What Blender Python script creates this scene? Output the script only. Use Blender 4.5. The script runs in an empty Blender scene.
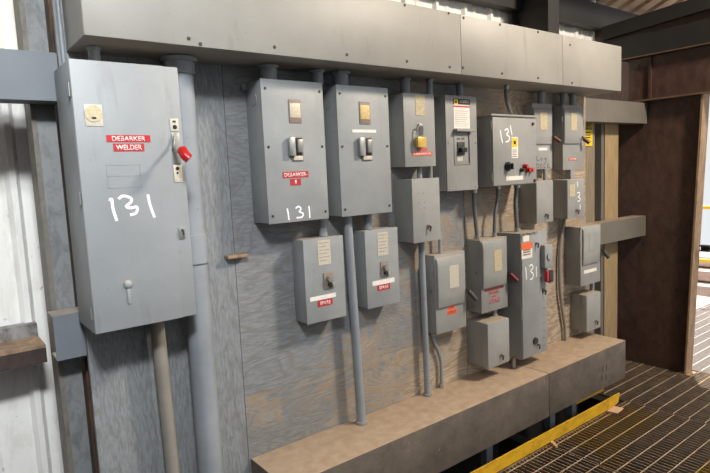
import bpy, bmesh, math, random
from mathutils import Vector, Matrix
random.seed(7)
SC = bpy.context.scene
COL = SC.collection

# ------------------------------------------------------------ camera solve
FPX = 561.04
R2 = Vector((0.7895573, -0.6119979, -0.0453642))
U2 = Vector((0.1036712, 0.0601590, 0.9927906))
FW = Vector((0.6048567, 0.7885680, -0.1109456))
EYE = Vector((0, -2.0, 1.588))

def at(px, py, Y):
    """world point on the wall-parallel plane y = Y seen at a pixel of the photo"""
    r = FW + R2 * ((px - 355) / FPX) + U2 * ((236.5 - py) / FPX)
    return EYE + r * ((Y - EYE.y) / r.y)

def onX(px, py, X):
    r = FW + R2 * ((px - 355) / FPX) + U2 * ((236.5 - py) / FPX)
    return EYE + r * ((X - EYE.x) / r.x)

def onZ(px, py, Z):
    r = FW + R2 * ((px - 355) / FPX) + U2 * ((236.5 - py) / FPX)
    return EYE + r * ((Z - EYE.z) / r.z)

# ------------------------------------------------------------ materials
def lin(c):
    return tuple(((v / 255) / 12.92 if v / 255 <= 0.04045 else ((v / 255 + 0.055) / 1.055) ** 2.4) for v in c) + (1,)

class Mat:
    def __init__(s, name, rough=.5, metal=0.0, spec=.5):
        s.m = bpy.data.materials.new(name); s.m.use_nodes = True
        s.nt = s.m.node_tree; s.b = s.nt.nodes['Principled BSDF']
        s.b.inputs['Roughness'].default_value = rough
        s.b.inputs['Metallic'].default_value = metal
        s.b.inputs['Specular IOR Level'].default_value = spec
    def n(s, t, **k):
        x = s.nt.nodes.new(t)
        for a, v in k.items(): setattr(x, a, v)
        return x
    def l(s, a, b): s.nt.links.new(a, b)
    def noise(s, scale, detail=4, rough=.55, stretch=(1, 1, 1), dist=0, off=(0, 0, 0)):
        g = s.n('ShaderNodeNewGeometry'); mp = s.n('ShaderNodeMapping')
        mp.inputs['Scale'].default_value = stretch; mp.inputs['Location'].default_value = off
        s.l(g.outputs['Position'], mp.inputs['Vector'])
        t = s.n('ShaderNodeTexNoise'); t.inputs['Scale'].default_value = scale
        t.inputs['Detail'].default_value = detail; t.inputs['Roughness'].default_value = rough
        t.inputs['Distortion'].default_value = dist
        s.l(mp.outputs[0], t.inputs['Vector']); return t.outputs['Fac']
    def ramp(s, fac, stops):
        r = s.n('ShaderNodeValToRGB'); e = r.color_ramp.elements
        while len(e) < len(stops): e.new(.5)
        for i, (p, c) in enumerate(stops):
            e[i].position = p; e[i].color = c
        s.l(fac, r.inputs[0]); return r.outputs[0]
    def gray(s, fac, a, b): return s.ramp(fac, [(a, (0, 0, 0, 1)), (b, (1, 1, 1, 1))])
    def mix(s, fac, a, b):
        m = s.n('ShaderNodeMix', data_type='RGBA')
        for k, v in ((0, fac), (6, a), (7, b)):
            if isinstance(v, (tuple, float, int)): m.inputs[k].default_value = v
            else: s.l(v, m.inputs[k])
        return m.outputs[2]
    def mth(s, op, a, b=0.0):
        m = s.n('ShaderNodeMath', operation=op); m.use_clamp = False
        for k, v in ((0, a), (1, b)):
            if isinstance(v, (float, int)): m.inputs[k].default_value = v
            else: s.l(v, m.inputs[k])
        return m.outputs[0]
    def xyz(s, normal=False):
        g = s.n('ShaderNodeNewGeometry'); q = s.n('ShaderNodeSeparateXYZ')
        s.l(g.outputs['Normal' if normal else 'Position'], q.inputs[0]); return q.outputs
    def col(s, c): 
        if isinstance(c, tuple): s.b.inputs['Base Color'].default_value = c
        else: s.l(c, s.b.inputs['Base Color'])
        return s
    def bump(s, fac, strength=.3, dist=.002):
        b = s.n('ShaderNodeBump'); b.inputs['Strength'].default_value = strength
        b.inputs['Distance'].default_value = dist
        s.l(fac, b.inputs['Height']); s.l(b.outputs[0], s.b.inputs['Normal']); return s

def dusty_paint(name, c, dust=(168, 152, 132), rough=.5, grime=.35, scale=5.0, top=.85):
    m = Mat(name, rough)
    base = m.mix(m.gray(m.noise(scale, 6, .6), .35, .75), lin(tuple(v * .93 for v in c)), lin(tuple(min(255, v * 1.05) for v in c)))
    # dirt specks and vertical runs
    runs = m.gray(m.noise(9, 5, .65, (1.6, 1.6, .28), .4), .60, .74)
    base = m.mix(m.mth('MULTIPLY', runs, grime), base, lin((104, 100, 94)))
    sp = m.gray(m.noise(70, 2, .5), .70, .76)
    base = m.mix(m.mth('MULTIPLY', sp, .5), base, lin((112, 100, 88)))
    nz = m.xyz(True)[2]
    d = m.mth('MULTIPLY', m.gray(nz, .35, .85), m.mth('MULTIPLY', m.gray(m.noise(14, 3), .2, .5), top))
    m.col(m.mix(d, base, lin(dust)))
    m.bump(m.noise(160, 2), .08, .001)
    return m.m

def plain(name, c, rough=.5, metal=0.0, var=.08, scale=30):
    m = Mat(name, rough, metal)
    m.col(m.mix(m.noise(scale, 4), lin(tuple(v * (1 - var) for v in c)), lin(tuple(min(255, v * (1 + var)) for v in c))))
    return m.m

M = {}
M['box'] = dusty_paint('grey_enamel', (146, 150, 151))
M['box2'] = dusty_paint('grey_enamel_aged', (150, 151, 149), grime=.25)
M['bigbox'] = dusty_paint('grey_enamel_scuffed', (142, 147, 150), grime=.4, scale=3)
M['duct'] = dusty_paint('galvanised_wireway_paint', (152, 150, 144), grime=.3, scale=2.2)
M['conduit'] = dusty_paint('painted_conduit', (140, 146, 152), grime=.3)
M['conduit_dusty'] = dusty_paint('dusty_conduit', (140, 134, 126), grime=.3)
M['girt'] = dusty_paint('painted_girt', (112, 118, 125), grime=.3, scale=3)
M['girt_d'] = dusty_paint('painted_girt_dusty', (116, 112, 104), grime=.35, scale=3)
M['flex'] = plain('flexible_conduit', (112, 114, 112), .5, .3)
M['galv'] = plain('galvanised_steel', (150, 150, 146), .4, .6)
M['steel'] = plain('bright_steel', (175, 175, 172), .35, .8)
M['dark'] = plain('dark_metal', (52, 50, 48), .5)
M['black'] = plain('black_plastic', (26, 26, 27), .4)
M['red'] = plain('red_plastic', (176, 30, 30), .35)
M['darkred'] = plain('dark_red_grip', (110, 28, 30), .4)
M['brownred'] = plain('faded_red_brown_grip', (96, 48, 40), .45)
M['olive'] = plain('dull_black_grip', (66, 62, 54), .5)
M['redlabel'] = plain('embossed_red_tape', (178, 40, 46), .4)
M['salmon'] = plain('faded_red_tape', (205, 92, 74), .5)
M['orange'] = plain('orange_label', (232, 104, 50), .5)
M['redink'] = plain('red_ink', (190, 50, 60), .6)
M['white'] = plain('white_tape', (226, 222, 216), .6)
M['chalk'] = plain('white_paint_marker', (240, 242, 244), .7, var=.03)
M['ink'] = plain('black_ink', (36, 34, 34), .6)
M['yellow'] = plain('yellow_label', (226, 196, 36), .5)
M['brass'] = plain('brass_padlock', (214, 180, 92), .35, .35)
M['letters'] = plain('white_letters', (236, 220, 216), .5, var=.02)
M['plate'] = plain('cream_nameplate', (188, 182, 168), .5, var=.14, scale=120)
M['plate2'] = plain('worn_tan_nameplate', (180, 168, 138), .5, var=.22, scale=110)
M['window'] = plain('cream_breaker_window', (200, 190, 168), .4, var=.12, scale=90)
M['amber'] = plain('amber_tag', (204, 178, 122), .5, var=.15, scale=90)
M['scar'] = plain('scraped_metal', (128, 116, 104), .6, var=.3, scale=160)
M['pinkwood'] = plain('raw_wood_offcut', (206, 168, 138), .8)

def ply(name, wear_lo, horizontal=True, seed=0.0, painted=(134, 141, 150)):
    m = Mat(name, .75)
    x, y, z = m.xyz()
    st = (1.0, 1.0, 3.6) if horizontal else (6.0, 1.0, .8)
    warp = m.noise(1.5, 3, .5, st, 1.2, (seed, 0, seed))
    rings = m.mth('SINE', m.mth('MULTIPLY', warp, 80.0))
    ring01 = m.mth('ADD', m.mth('MULTIPLY', rings, .5), .5)
    fine = m.noise(24, 5, .7, (st[0] * .8, 1, st[2] * 1.4), .3)
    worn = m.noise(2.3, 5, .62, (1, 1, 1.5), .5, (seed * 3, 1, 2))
    # wear: more bare toward the far end of the wall; more tan lower down
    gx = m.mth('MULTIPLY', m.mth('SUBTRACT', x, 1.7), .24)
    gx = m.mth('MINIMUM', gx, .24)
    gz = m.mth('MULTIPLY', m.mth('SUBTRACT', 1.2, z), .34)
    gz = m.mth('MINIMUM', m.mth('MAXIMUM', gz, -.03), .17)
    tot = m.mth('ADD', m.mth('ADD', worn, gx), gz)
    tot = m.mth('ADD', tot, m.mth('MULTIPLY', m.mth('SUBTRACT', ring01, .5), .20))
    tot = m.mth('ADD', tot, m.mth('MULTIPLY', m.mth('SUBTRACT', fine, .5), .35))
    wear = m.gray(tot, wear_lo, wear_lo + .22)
    paint = m.mix(m.gray(fine, .4, .7), lin(painted), lin(tuple(v * .80 for v in painted)))
    paint = m.mix(m.mth('MULTIPLY', m.gray(ring01, .62, 1.0), .40), paint, lin((100, 96, 92)))
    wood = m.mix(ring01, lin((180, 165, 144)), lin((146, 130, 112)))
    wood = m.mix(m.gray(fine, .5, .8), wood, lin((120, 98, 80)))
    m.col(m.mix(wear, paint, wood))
    m.bump(m.mth('ADD', ring01, fine), .35, .0015)
    return m.m
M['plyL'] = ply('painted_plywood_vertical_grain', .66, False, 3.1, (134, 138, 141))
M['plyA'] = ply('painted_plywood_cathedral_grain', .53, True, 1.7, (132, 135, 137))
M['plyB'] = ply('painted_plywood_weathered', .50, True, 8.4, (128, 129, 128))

def lumber(name, c, st=(14, 14, .8)):
    m = Mat(name, .8)
    f = m.noise(7, 5, .6, st, .4)
    m.col(m.mix(m.gray(f, .35, .65), lin(c), lin(tuple(v * .8 for v in c))))
    m.bump(f, .2, .001); return m.m
M['lumber_y'] = lumber('yellow_pine', (178, 154, 116))
M['lumber_t'] = lumber('tan_lumber', (146, 132, 112))
M['lumber_out'] = lumber('weathered_pale_plank', (214, 190, 180), (14, .8, 14))

def siding():
    m = Mat('white_ribbed_siding', .5)
    f = m.noise(9, 6, .7, (2, 1, .5), .5)
    sp = m.gray(m.noise(26, 3, .6), .66, .72)
    c = m.mix(m.gray(f, .5, .8), lin((236, 235, 230)), lin((206, 202, 194)))
    m.col(m.mix(m.mth('MULTIPLY', sp, .5), c, lin((120, 108, 96)))); return m.m
M['siding'] = siding()

def rust(name, c1, c2, a=.4, b=.62, rough=.8, scale=12):
    m = Mat(name, rough)
    f = m.noise(scale, 7, .7, (1, 1, .6), .4)
    m.col(m.mix(m.gray(f, a, b), lin(c1), lin(c2)))
    m.bump(f, .3, .001); return m.m
M['rust'] = rust('rusty_stud', (96, 66, 48), (58, 46, 42))
M['purlin'] = rust('mottled_purlin', (150, 148, 146), (66, 54, 50))
M['purlin_d'] = rust('dark_red_purlin', (72, 56, 52), (50, 42, 40))
M['dusty'] = rust('tan_dust', (168, 140, 112), (120, 96, 76))
M['post'] = rust('mottled_grey_post', (126, 129, 130), (90, 92, 92), .45, .7, .55, 22)
M['post_e'] = rust('post_edge', (118, 112, 102), (88, 86, 82), .45, .7, .6, 26)
M['redsteel'] = rust('dark_red_primer_steel', (92, 70, 62), (62, 46, 41), .34, .68, .38, 16)
M['darkbeam'] = rust('black_beam_steel', (40, 38, 36), (28, 27, 26), .3, .7, .6, 5)
M['tanflange'] = rust('dusty_lit_flange', (168, 142, 112), (118, 94, 74), .35, .7, .7, 10)  # tan combines dust with the brighter tone of the lit edge
M['ceil'] = rust('dull_roof_deck', (156, 134, 108), (104, 84, 66), .3, .7, .6, 4)

def trough_mat():
    m = Mat('dusty_lower_wireway', .7)
    nz = m.xyz(True)[2]
    f = m.noise(9, 6, .7, (1, 1, 1), .3)
    side = m.mix(m.gray(f, .3, .7), lin((112, 102, 92)), lin((80, 73, 67)))
    sp = m.gray(m.noise(60, 2), .70, .74)
    side = m.mix(m.mth('MULTIPLY', sp, .7), side, lin((176, 150, 126)))
    top = m.mix(m.gray(m.noise(22, 5), .3, .7), lin((180, 158, 134)), lin((160, 138, 116)))
    m.col(m.mix(m.gray(nz, .4, .8), side, top))
    m.bump(m.noise(60, 5), .25, .002); return m.m
M['trough'] = trough_mat()
M['ledge'] = rust('dusty_ledge', (122, 98, 80), (88, 70, 58), .35, .7, .7, 10)

def toe_mat():
    m = Mat('yellow_toe_board_paint', .55)
    f = m.noise(11, 6, .7, (1, 1, 2), .2)
    m.col(m.mix(m.gray(f, .45, .7), lin((226, 180, 36)), lin((186, 136, 34)))); return m.m
M['toe'] = toe_mat()
M['railyellow'] = plain('yellow_rail_paint', (236, 196, 50), .5)

def grating_mat(name, c, c2):
    m = Mat(name, .55, .25)
    x, y, z = m.xyz()
    f = m.noise(4.0, 4, .6)
    base = m.mix(m.gray(m.noise(16, 4), .3, .7), lin(c), lin(c2))
    band = m.mth('SUBTRACT', .26, m.mth('ABSOLUTE', m.mth('ADD', y, .36)))
    band = m.mth('MINIMUM', band, m.mth('SUBTRACT', .5, m.mth('ABSOLUTE', m.mth('SUBTRACT', x, 3.15))))
    yel = m.gray(m.mth('ADD', band, m.mth('MULTIPLY', m.mth('SUBTRACT', f, .5), .55)), .08, .16)
    band2 = m.mth('SUBTRACT', .07, m.mth('ABSOLUTE', m.mth('ADD', y, .93)))
    yel2 = m.gray(m.mth('ADD', band2, m.mth('MULTIPLY', m.mth('SUBTRACT', f, .5), .2)), .0, .03)
    yel = m.mth('MAXIMUM', m.mth('MULTIPLY', yel, .55), yel2)
    m.col(m.mix(yel, base, lin((170, 138, 62)))); return m.m
M['grate'] = grating_mat('worn_steel_grating', (172, 152, 130), (128, 112, 98))
M['grate_rod'] = grating_mat('rubbed_grating_rods', (184, 160, 130), (150, 130, 106))
M['grate_sunlit'] = plain('sunlit_tone_grating', (186, 178, 174), .6, .1)  # paler copy of the bars, sunlight outside put into the colour
M['rod_sunlit'] = plain('sunlit_tone_rods', (220, 212, 204), .5, .1)  # paler rods for the same sunlit look outside
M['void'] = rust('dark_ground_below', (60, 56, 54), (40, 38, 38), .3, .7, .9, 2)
M['outside'] = rust('pale_yard_ground', (206, 192, 182), (176, 160, 150), .3, .7, .9, 2)
M['house'] = plain('lamp_housing', (150, 150, 150), .5, .3)

# ------------------------------------------------------------ mesh builder
class MB:
    def __init__(s): s.bm = bmesh.new()
    def box(s, x0, x1, y0, y1, z0, z1, bev=0.0, seg=2):
        r = bmesh.ops.create_cube(s.bm, size=1.0)
        v = r['verts']
        for q in v:
            q.co = Vector(((x0 + x1) / 2 + q.co.x * (x1 - x0), (y0 + y1) / 2 + q.co.y * (y1 - y0), (z0 + z1) / 2 + q.co.z * (z1 - z0)))
        if bev > 0:
            e = list({e for q in v for e in q.link_edges})
            bmesh.ops.bevel(s.bm, geom=e, offset=bev, segments=seg, profile=.5, affect='EDGES')
        return s
    def cyl(s, p0, p1, r, r2=None, seg=20):
        p0, p1 = Vector(p0), Vector(p1); d = p1 - p0
        q = d.to_track_quat('Z', 'Y').to_matrix().to_4x4(); q.translation = (p0 + p1) / 2
        bmesh.ops.create_cone(s.bm, cap_ends=True, segments=seg, radius1=r, radius2=r if r2 is None else r2, depth=d.length, matrix=q)
        return s
    def ball(s, c, r, sc=(1, 1, 1)):
        m = Matrix.Translation(c) @ Matrix.Diagonal((*sc, 1))
        bmesh.ops.create_uvsphere(s.bm, u_segments=16, v_segments=10, radius=r, matrix=m); return s
    def tube(s, pts, r, seg=10, flat=1.0, rib=0.0):
        P = [Vector(p) for p in pts]; rings = []
        up = Vector((0, 1, 0))
        for i, p in enumerate(P):
            t = (P[min(i + 1, len(P) - 1)] - P[max(i - 1, 0)]).normalized()
            a = t.cross(up)
            if a.length < 1e-4: a = t.cross(Vector((1, 0, 0)))
            a.normalize(); b = a.cross(t).normalized()
            rr = r * (1 + (rib if i % 2 else -rib))
            rings.append([s.bm.verts.new(p + a * rr * math.cos(2 * math.pi * k / seg) + b * rr * flat * math.sin(2 * math.pi * k / seg)) for k in range(seg)])
        for i in range(len(rings) - 1):
            for k in range(seg):
                s.bm.faces.new((rings[i][k], rings[i][(k + 1) % seg], rings[i + 1][(k + 1) % seg], rings[i + 1][k]))
        s.bm.faces.new(rings[0][::-1]); s.bm.faces.new(rings[-1])
        return s
    def prism(s, pts, vec):
        a = [s.bm.verts.new(p) for p in pts]; b = [s.bm.verts.new(Vector(p) + Vector(vec)) for p in pts]
        n = len(a); s.bm.faces.new(a); s.bm.faces.new(b[::-1])
        for i in range(n): s.bm.faces.new((a[i], b[i], b[(i + 1) % n], a[(i + 1) % n]))
        return s
    def build(s, name, mat, parent=None, smooth=True):
        bmesh.ops.recalc_face_normals(s.bm, faces=s.bm.faces)
        me = bpy.data.meshes.new(name)
        org = Vector((0, 0, 0))
        p = parent
        while p is not None: org += p.location; p = p.parent
        if parent is None:
            lo = Vector([min(v.co[i] for v in s.bm.verts) for i in range(3)])
            hi = Vector([max(v.co[i] for v in s.bm.verts) for i in range(3)])
            org = Vector(((lo.x + hi.x) / 2, (lo.y + hi.y) / 2, lo.z))
        bmesh.ops.translate(s.bm, verts=s.bm.verts, vec=-org)
        s.bm.to_mesh(me); s.bm.free()
        if isinstance(mat, str): mat = M[mat]
        me.materials.append(mat)
        for f in me.polygons: f.use_smooth = smooth
        o = bpy.data.objects.new(name, me)
        if parent is None: o.location = org
        else: o.parent = parent
        COL.objects.link(o)
        if smooth:
            try: me.set_sharp_from_angle(angle=math.radians(35))
            except Exception: pass
        return o

def curve_pts(P, n=8):
    """Catmull-Rom through points"""
    P = [Vector(p) for p in P]; Q = [P[0] * 2 - P[1]] + P + [P[-1] * 2 - P[-2]]; out = []
    for i in range(1, len(Q) - 2):
        for k in range(n):
            t = k / n
            out.append(.5 * ((2 * Q[i]) + (Q[i + 1] - Q[i - 1]) * t + (2 * Q[i - 1] - 5 * Q[i] + 4 * Q[i + 1] - Q[i + 2]) * t * t + (3 * Q[i] - Q[i - 1] - 3 * Q[i + 1] + Q[i + 2]) * t ** 3))
    out.append(P[-1]); return out

def tag(o, label, cat, group=None, kind=None):
    o['label'] = label; o['category'] = cat
    if group: o['group'] = group
    if kind: o['kind'] = kind
    return o
def struct(o):
    o['kind'] = 'structure'; return o
def thing(name, loc, label, cat, group=None):
    o = bpy.data.objects.new(name, None); o.location = loc; o.empty_display_size = .05
    COL.objects.link(o); return tag(o, label, cat, group)

def text(body, x0, x1, z0, z1, Y, mat, parent, name='lettering', slant=0.0):
    cu = bpy.data.curves.new('t', 'FONT'); cu.body = body; cu.size = 1; cu.extrude = 0.0
    cu.offset = .012
    ob = bpy.data.objects.new('t', cu); COL.objects.link(ob)
    dg = bpy.context.evaluated_depsgraph_get(); dg.update()
    me = bpy.data.meshes.new_from_object(ob.evaluated_get(dg))
    bpy.data.objects.remove(ob); bpy.data.curves.remove(cu)
    xs = [v.co.x for v in me.vertices]; ys = [v.co.y for v in me.vertices]
    a, b, c, d = min(xs), max(xs), min(ys), max(ys)
    org = Vector((0, 0, 0)); p = parent
    while p is not None: org += p.location; p = p.parent
    bm = bmesh.new(); bm.from_mesh(me)
    for v in bm.verts:
        u = (v.co.x - a) / (b - a); w = (v.co.y - c) / (d - c)
        v.co = Vector((x0 + u * (x1 - x0), Y, z0 + w * (z1 - z0) + slant * u)) - org
    r = bmesh.ops.extrude_face_region(bm, geom=list(bm.faces))
    bmesh.ops.translate(bm, vec=(0, -.0006, 0), verts=[g for g in r['geom'] if isinstance(g, bmesh.types.BMVert)])
    bmesh.ops.recalc_face_normals(bm, faces=bm.faces)
    bm.to_mesh(me); bm.free(); me.materials.clear(); me.materials.append(M[mat])
    o = bpy.data.objects.new(name, me); o.parent = parent; COL.objects.link(o); return o

# ---- placing helpers: a rectangle on a wall-parallel plane from two pixel corners
def rect(tl, br, Y):
    a = at(*tl, Y); b = at(*br, Y); return a.x, b.x, b.z, a.z     # x0,x1,z0,z1

def plate(name, tl, br, Y, mat, parent, th=.0015, bev=0.0, label=None):
    x0, x1, z0, z1 = rect(tl, br, Y)
    o = MB().box(x0, x1, Y - th, Y, z0, z1, bev).build(name, mat, parent)
    if label: o['label'] = label
    return o
def plate_text(name, tl, br, Y, mat, parent, lines, tmat='letters', label=None, pad=.1, vpad=.2, th=.0015):
    x0, x1, z0, z1 = rect(tl, br, Y)
    o = MB().box(x0, x1, Y - th, Y, z0, z1).build(name, mat, parent)
    if label: o['label'] = label
    n = len(lines); H = (z1 - z0) / n
    for i, t in enumerate(lines):
        zt = z1 - i * H
        text(t, x0 + pad * (x1 - x0), x1 - pad * (x1 - x0), zt - H * (1 - vpad), zt - H * vpad, Y - th, tmat, o)
    return o
def stroke(name, polys, Y, r, mat, parent, label=None, smooth=3):
    mb = MB()
    for P in polys:
        pts = [at(*q, Y) for q in P]
        if len(pts) > 2: pts = curve_pts(pts, smooth)
        mb.tube([p + Vector((0, -.0004, 0)) for p in pts], r, 6, .18)
    o = mb.build(name, mat, parent)
    if label: o['label'] = label
    return o
def screw(px, py, Y, parent, r=.006, name='screw', mat='dark'):
    p = at(px, py, Y)
    o = MB().cyl(p + Vector((0, .001, 0)), p + Vector((0, -.003, 0)), r, r * .8, 12).build(name, mat, parent); return o

def enclosure(name, TL, TR, BL, BR, depth, label, cat, mat='box', group=None, body_name='enclosure_body', lip=True, cover=True, bev=.003, back=0.0):
    Y = -depth
    a, b, c, d = at(*TL, Y), at(*TR, Y), at(*BL, Y), at(*BR, Y)
    x0, x1, z1, z0 = (a.x + c.x) / 2, (b.x + d.x) / 2, (a.z + b.z) / 2, (c.z + d.z) / 2
    t = thing(name, ((x0 + x1) / 2, back, z0), label, cat, group)
    t['_r'] = (x0, x1, z0, z1, Y)
    if cover:
        MB().box(x0 + .002, x1 - .002, Y + .0025, back, z0 + .002, z1 - .002, bev).build(body_name, mat, t)
        MB().box(x0, x1, Y, Y + .006, z0, z1, .0018).build('front_cover', mat, t)
    else:
        MB().box(x0, x1, Y, back, z0, z1, bev).build(body_name, mat, t)
    return t
def R(t): return tuple(t['_r'])

# ============================================================ THE SETTING
# grating floor in panels (bearing bars run away from the wall, cross rods along it)
def grating(x0, x1, y0, y1, n, mb_='grate', mr_='grate_rod'):
    t = MB()
    k = int((x1 - x0 - .01) / .0305)
    for i in range(k + 1):
        x = x0 + .006 + i * (x1 - x0 - .012) / k
        t.box(x - .0023, x + .0023, y0, y1, -.013, 0.0)
    t.box(x0 + .002, x1 - .002, y1 - .006, y1 - .001, -.032, 0.0)
    bars = t.build('floor' if n == 0 else 'floor', mb_, None, False); struct(bars)
    r = MB(); y = y1 - .035
    while y > y0:
        r.tube([(x0 + .002, y, .001), (x1 - .002, y, .001)], .0033, 6)
        y -= .0905
    o = r.build('cross_rod_set', mr_, bars)
    return bars
edges = [.86, 1.775, 2.69, 3.585]
n = 0
for i in range(3):
    grating(edges[i] + .003, edges[i + 1] - .003, -2.2, -.215, n); n += 1
xx = 3.585
for i in range(4):
    grating(xx + .003, xx + .9, -2.2, .43, n, *(() if i == 0 else ('grate_sunlit', 'rod_sunlit'))); xx += .905; n += 1
# dark ground under the grating, yard outside
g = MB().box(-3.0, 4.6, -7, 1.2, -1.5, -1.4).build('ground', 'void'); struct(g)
g = MB().box(4.6, 14, -7, 6, -1.5, -1.4).build('ground', 'outside'); struct(g)
o = MB().box(4.45, 4.6, -7, .6, -1.4, -.2).build('wall_sun_block', 'darkbeam', None, False); struct(o)  # added below floor level to block the sunlit ground patch
# grating support beams
for X in (1.775, 2.69, 3.585, 4.49):
    o = MB().box(X - .04, X + .04, -2.2, .1, -.19, -.034).build('floor_beam', 'darkbeam', None, False); struct(o)

# ribbed white siding (back wall)
def rib_wall(x0, x1, Y, z0, z1):
    pts = []; x = x0
    while x < x1:
        for dx, dy in ((0, 0), (.07, 0), (.085, -.022), (.105, -.022), (.12, 0), (.18, 0), (.19, -.006), (.205, -.006), (.215, 0)):
            pts.append((x + dx, Y + dy))
        x += .255
    mb = MB()
    a = [(mb.bm.verts.new((p[0], p[1], z0)), mb.bm.verts.new((p[0], p[1], z1)), mb.bm.verts.new((p[0], p[1] + .004, z0)), mb.bm.verts.new((p[0], p[1] + .004, z1))) for p in pts]
    for i in range(len(a) - 1):
        mb.bm.faces.new((a[i][0], a[i + 1][0], a[i + 1][1], a[i][1]))
        mb.bm.faces.new((a[i][2], a[i][3], a[i + 1][3], a[i + 1][2]))
    return mb.build('wall_back', 'siding', None, False)
struct(rib_wall(-1.6, 4.42, .46, .2, 2.86))
o = MB().box(-1.6, 4.42, .44, .6, -1.4, .2).build('wall_base', 'darkbeam', None, False); struct(o)
# siding girts, rusty, near the floor of view on the left
o = MB().box(-1.6, .30, .395, .45, 1.03, 1.08).build('trim_1', 'purlin'); struct(o)
o = MB().box(-1.6, .30, .235, .45, 1.022, 1.032).build('trim_2', 'dusty'); struct(o)
o = MB().box(-1.6, .30, .235, .25, .968, 1.022).build('trim_3', 'purlin_d'); struct(o)
o = MB().box(-1.6, 5.6, .36, .435, 2.62, 2.80).build('trim_4', 'darkbeam'); struct(o)
o = MB().box(3.465, 4.28, .13, .16, 1.97, 2.32).build('dark_cover_board', 'purlin_d'); tag(o, 'dark board added to cover the bright siding behind the right end of the upper wireway, over the studs', 'board')  # added board, darkens the bright siding gap above the girt

# roof deck and purlins
SL = .42
def roofz(y): return 2.84 + SL * (.45 - y)
mb = MB(); xs = []; x = -1.6
prof = []
while x < 5.6:
    for dx, dz in ((0, 0), (.10, 0), (.12, .03), (.16, .03), (.18, 0)): prof.append((x + dx, dz))
    x += .2
va = [(mb.bm.verts.new((px, .6, roofz(.6) + dz)), mb.bm.verts.new((px, -4.4, roofz(-4.4) + dz))) for px, dz in prof]
for i in range(len(va) - 1): mb.bm.faces.new((va[i][0], va[i][1], va[i + 1][1], va[i + 1][0]))
o = mb.build('ceiling', 'ceil', None, False); struct(o)
for y in (-.25, -1.1, -2.0):
    z = roofz(y)
    o = MB().box(-1.5, 6.9, y - .03, y + .03, z - .17, z - .012).build('ceiling_purlin', 'purlin_d'); struct(o)

# left and rear walls (out of frame), added to cut the fill light

# girts on the wall, seen left and right of the plywood
def girt(x0, x1, z0, z1, mat, lab):
    mb = MB().box(x0, x1, .021, .027, z0, z1).box(x0, x1, .027, .12, z1 - .006, z1).box(x0, x1, .027, .12, z0, z0 + .006)
    o = mb.build('wall_girt', mat, None, False); tag(o, lab, 'steel beam')
    return o
girt(-1.5, 1.6, 1.862, 2.012, 'girt', 'upper left blue grey steel girt ending behind the big switch box')
girt(1.603, 4.345, 1.862, 2.012, 'girt_d', 'upper right dusty steel girt above the caution sign, ending at the dark column')
girt(.299, 1.6, 1.022, 1.172, 'girt', 'lower left blue grey steel girt stub behind the bottom of the big switch box')
girt(1.603, 4.345, 1.022, 1.172, 'girt_d', 'lower right dusty steel girt crossing the yellow pine stud at mid height')

o = MB().box(-1.66, -1.6, -4.4, .6, -1.4, 5.0).build('wall_light_block_left', 'purlin_d'); struct(o)  # unseen wall added to keep light off the left-facing box sides
o = MB().box(-1.66, 4.4, -5.6, -5.5, -1.4, 1.5).build('wall_light_block_rear', 'purlin_d'); struct(o)  # low unseen wall added to hold sky light off the undersides
# left steel post
t = thing('steel_post', (.34, .13, -.6), 'mottled grey steel post standing against the white siding at the left edge', 'post')
pa, pb, pc, pd, pe = [at(q, 105, .128).x for q in (29.6, 35, 54.5, 58.5, 63.5)]
MB().box(pb, pc, .128, .134, -1.3, 2.8).build('face_plate', 'post', t, False)
MB().box(pa, pb, .124, .24, -1.3, 2.8).build('side_flange', 'post_e', t, False)
# rusty stud at plywood edge
o = MB().box(pd, pe, .128, .22, -1.3, 2.8).build('rusty_stud', 'rust', None, False)
tag(o, 'narrow rusty brown stud between the left grey post and the plywood edge', 'post')

# studs right of the plywood
o = MB().box(3.60, 3.79, .122, .16, -.0, 1.95).build('wooden_stud', 'lumber_t'); tag(o, 'wide weathered tan board, left one of the vertical boards right of the plywood', 'board')
o = MB().box(3.88, 3.915, .122, .20, -.0, 1.95).build('steel_strip', 'girt_d'); tag(o, 'narrow grey steel strip standing between the tan board and the yellow pine stud', 'strip')
o = MB().box(3.93, 4.12, .122, .16, -.0, 1.95).build('wooden_stud', 'lumber_y'); tag(o, 'yellow pine stud nearest the dark column, crossed by the lower grey girt', 'board')

# steel column above the upper wireway
t = thing('wall_column', (3.3, .14, 1.9), 'dark steel column rising behind the top of the big upper wireway', 'column')
MB().box(3.25, 3.37, .13, .14, 1.5, 2.9).build('flange', 'darkbeam', t, False)
MB().box(3.30, 3.31, .14, .40, 1.5, 2.9).build('web', 'darkbeam', t, False)
MB().box(3.25, 3.37, .40, .41, 1.5, 2.9).build('flange', 'darkbeam', t, False)

# end frame: tapered column
XW = 4.36
t = thing('tapered_column', (XW, 0, 0), 'wide dark red steel web column at the right end of the wall with a dusty tan edge', 'column')
MB().prism([(XW - .004, .45, 0.0), (XW - .004, -.285, 0.0), (XW - .004, -.36, 2.03), (XW - .004, .45, 2.03)], (.008, 0, 0)).build('web', 'redsteel', t, False)
MB().prism([(XW - .055, -.285, 0.0), (XW - .055, -.297, 0.0), (XW - .055, -.374, 2.03), (XW - .055, -.36, 2.03)], (.11, 0, 0)).build('edge_flange', 'tanflange', t, False)['label'] = 'dusty tan edge flange facing the walkway'
MB().box(XW - .06, XW + .06, -.33, -.24, .0, .012).build('base_plate', 'tanflange', t)
o = MB().box(XW - .035, XW + .01, -.425, -.362, .93, .94).box(XW - .035, XW + .01, -.425, -.362, .965, .975).box(XW - .01, XW + .01, -.425, -.362, .94, .965).build('bracket', 'dark', t)
o['label'] = 'small open channel bracket on the edge flange'
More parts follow.
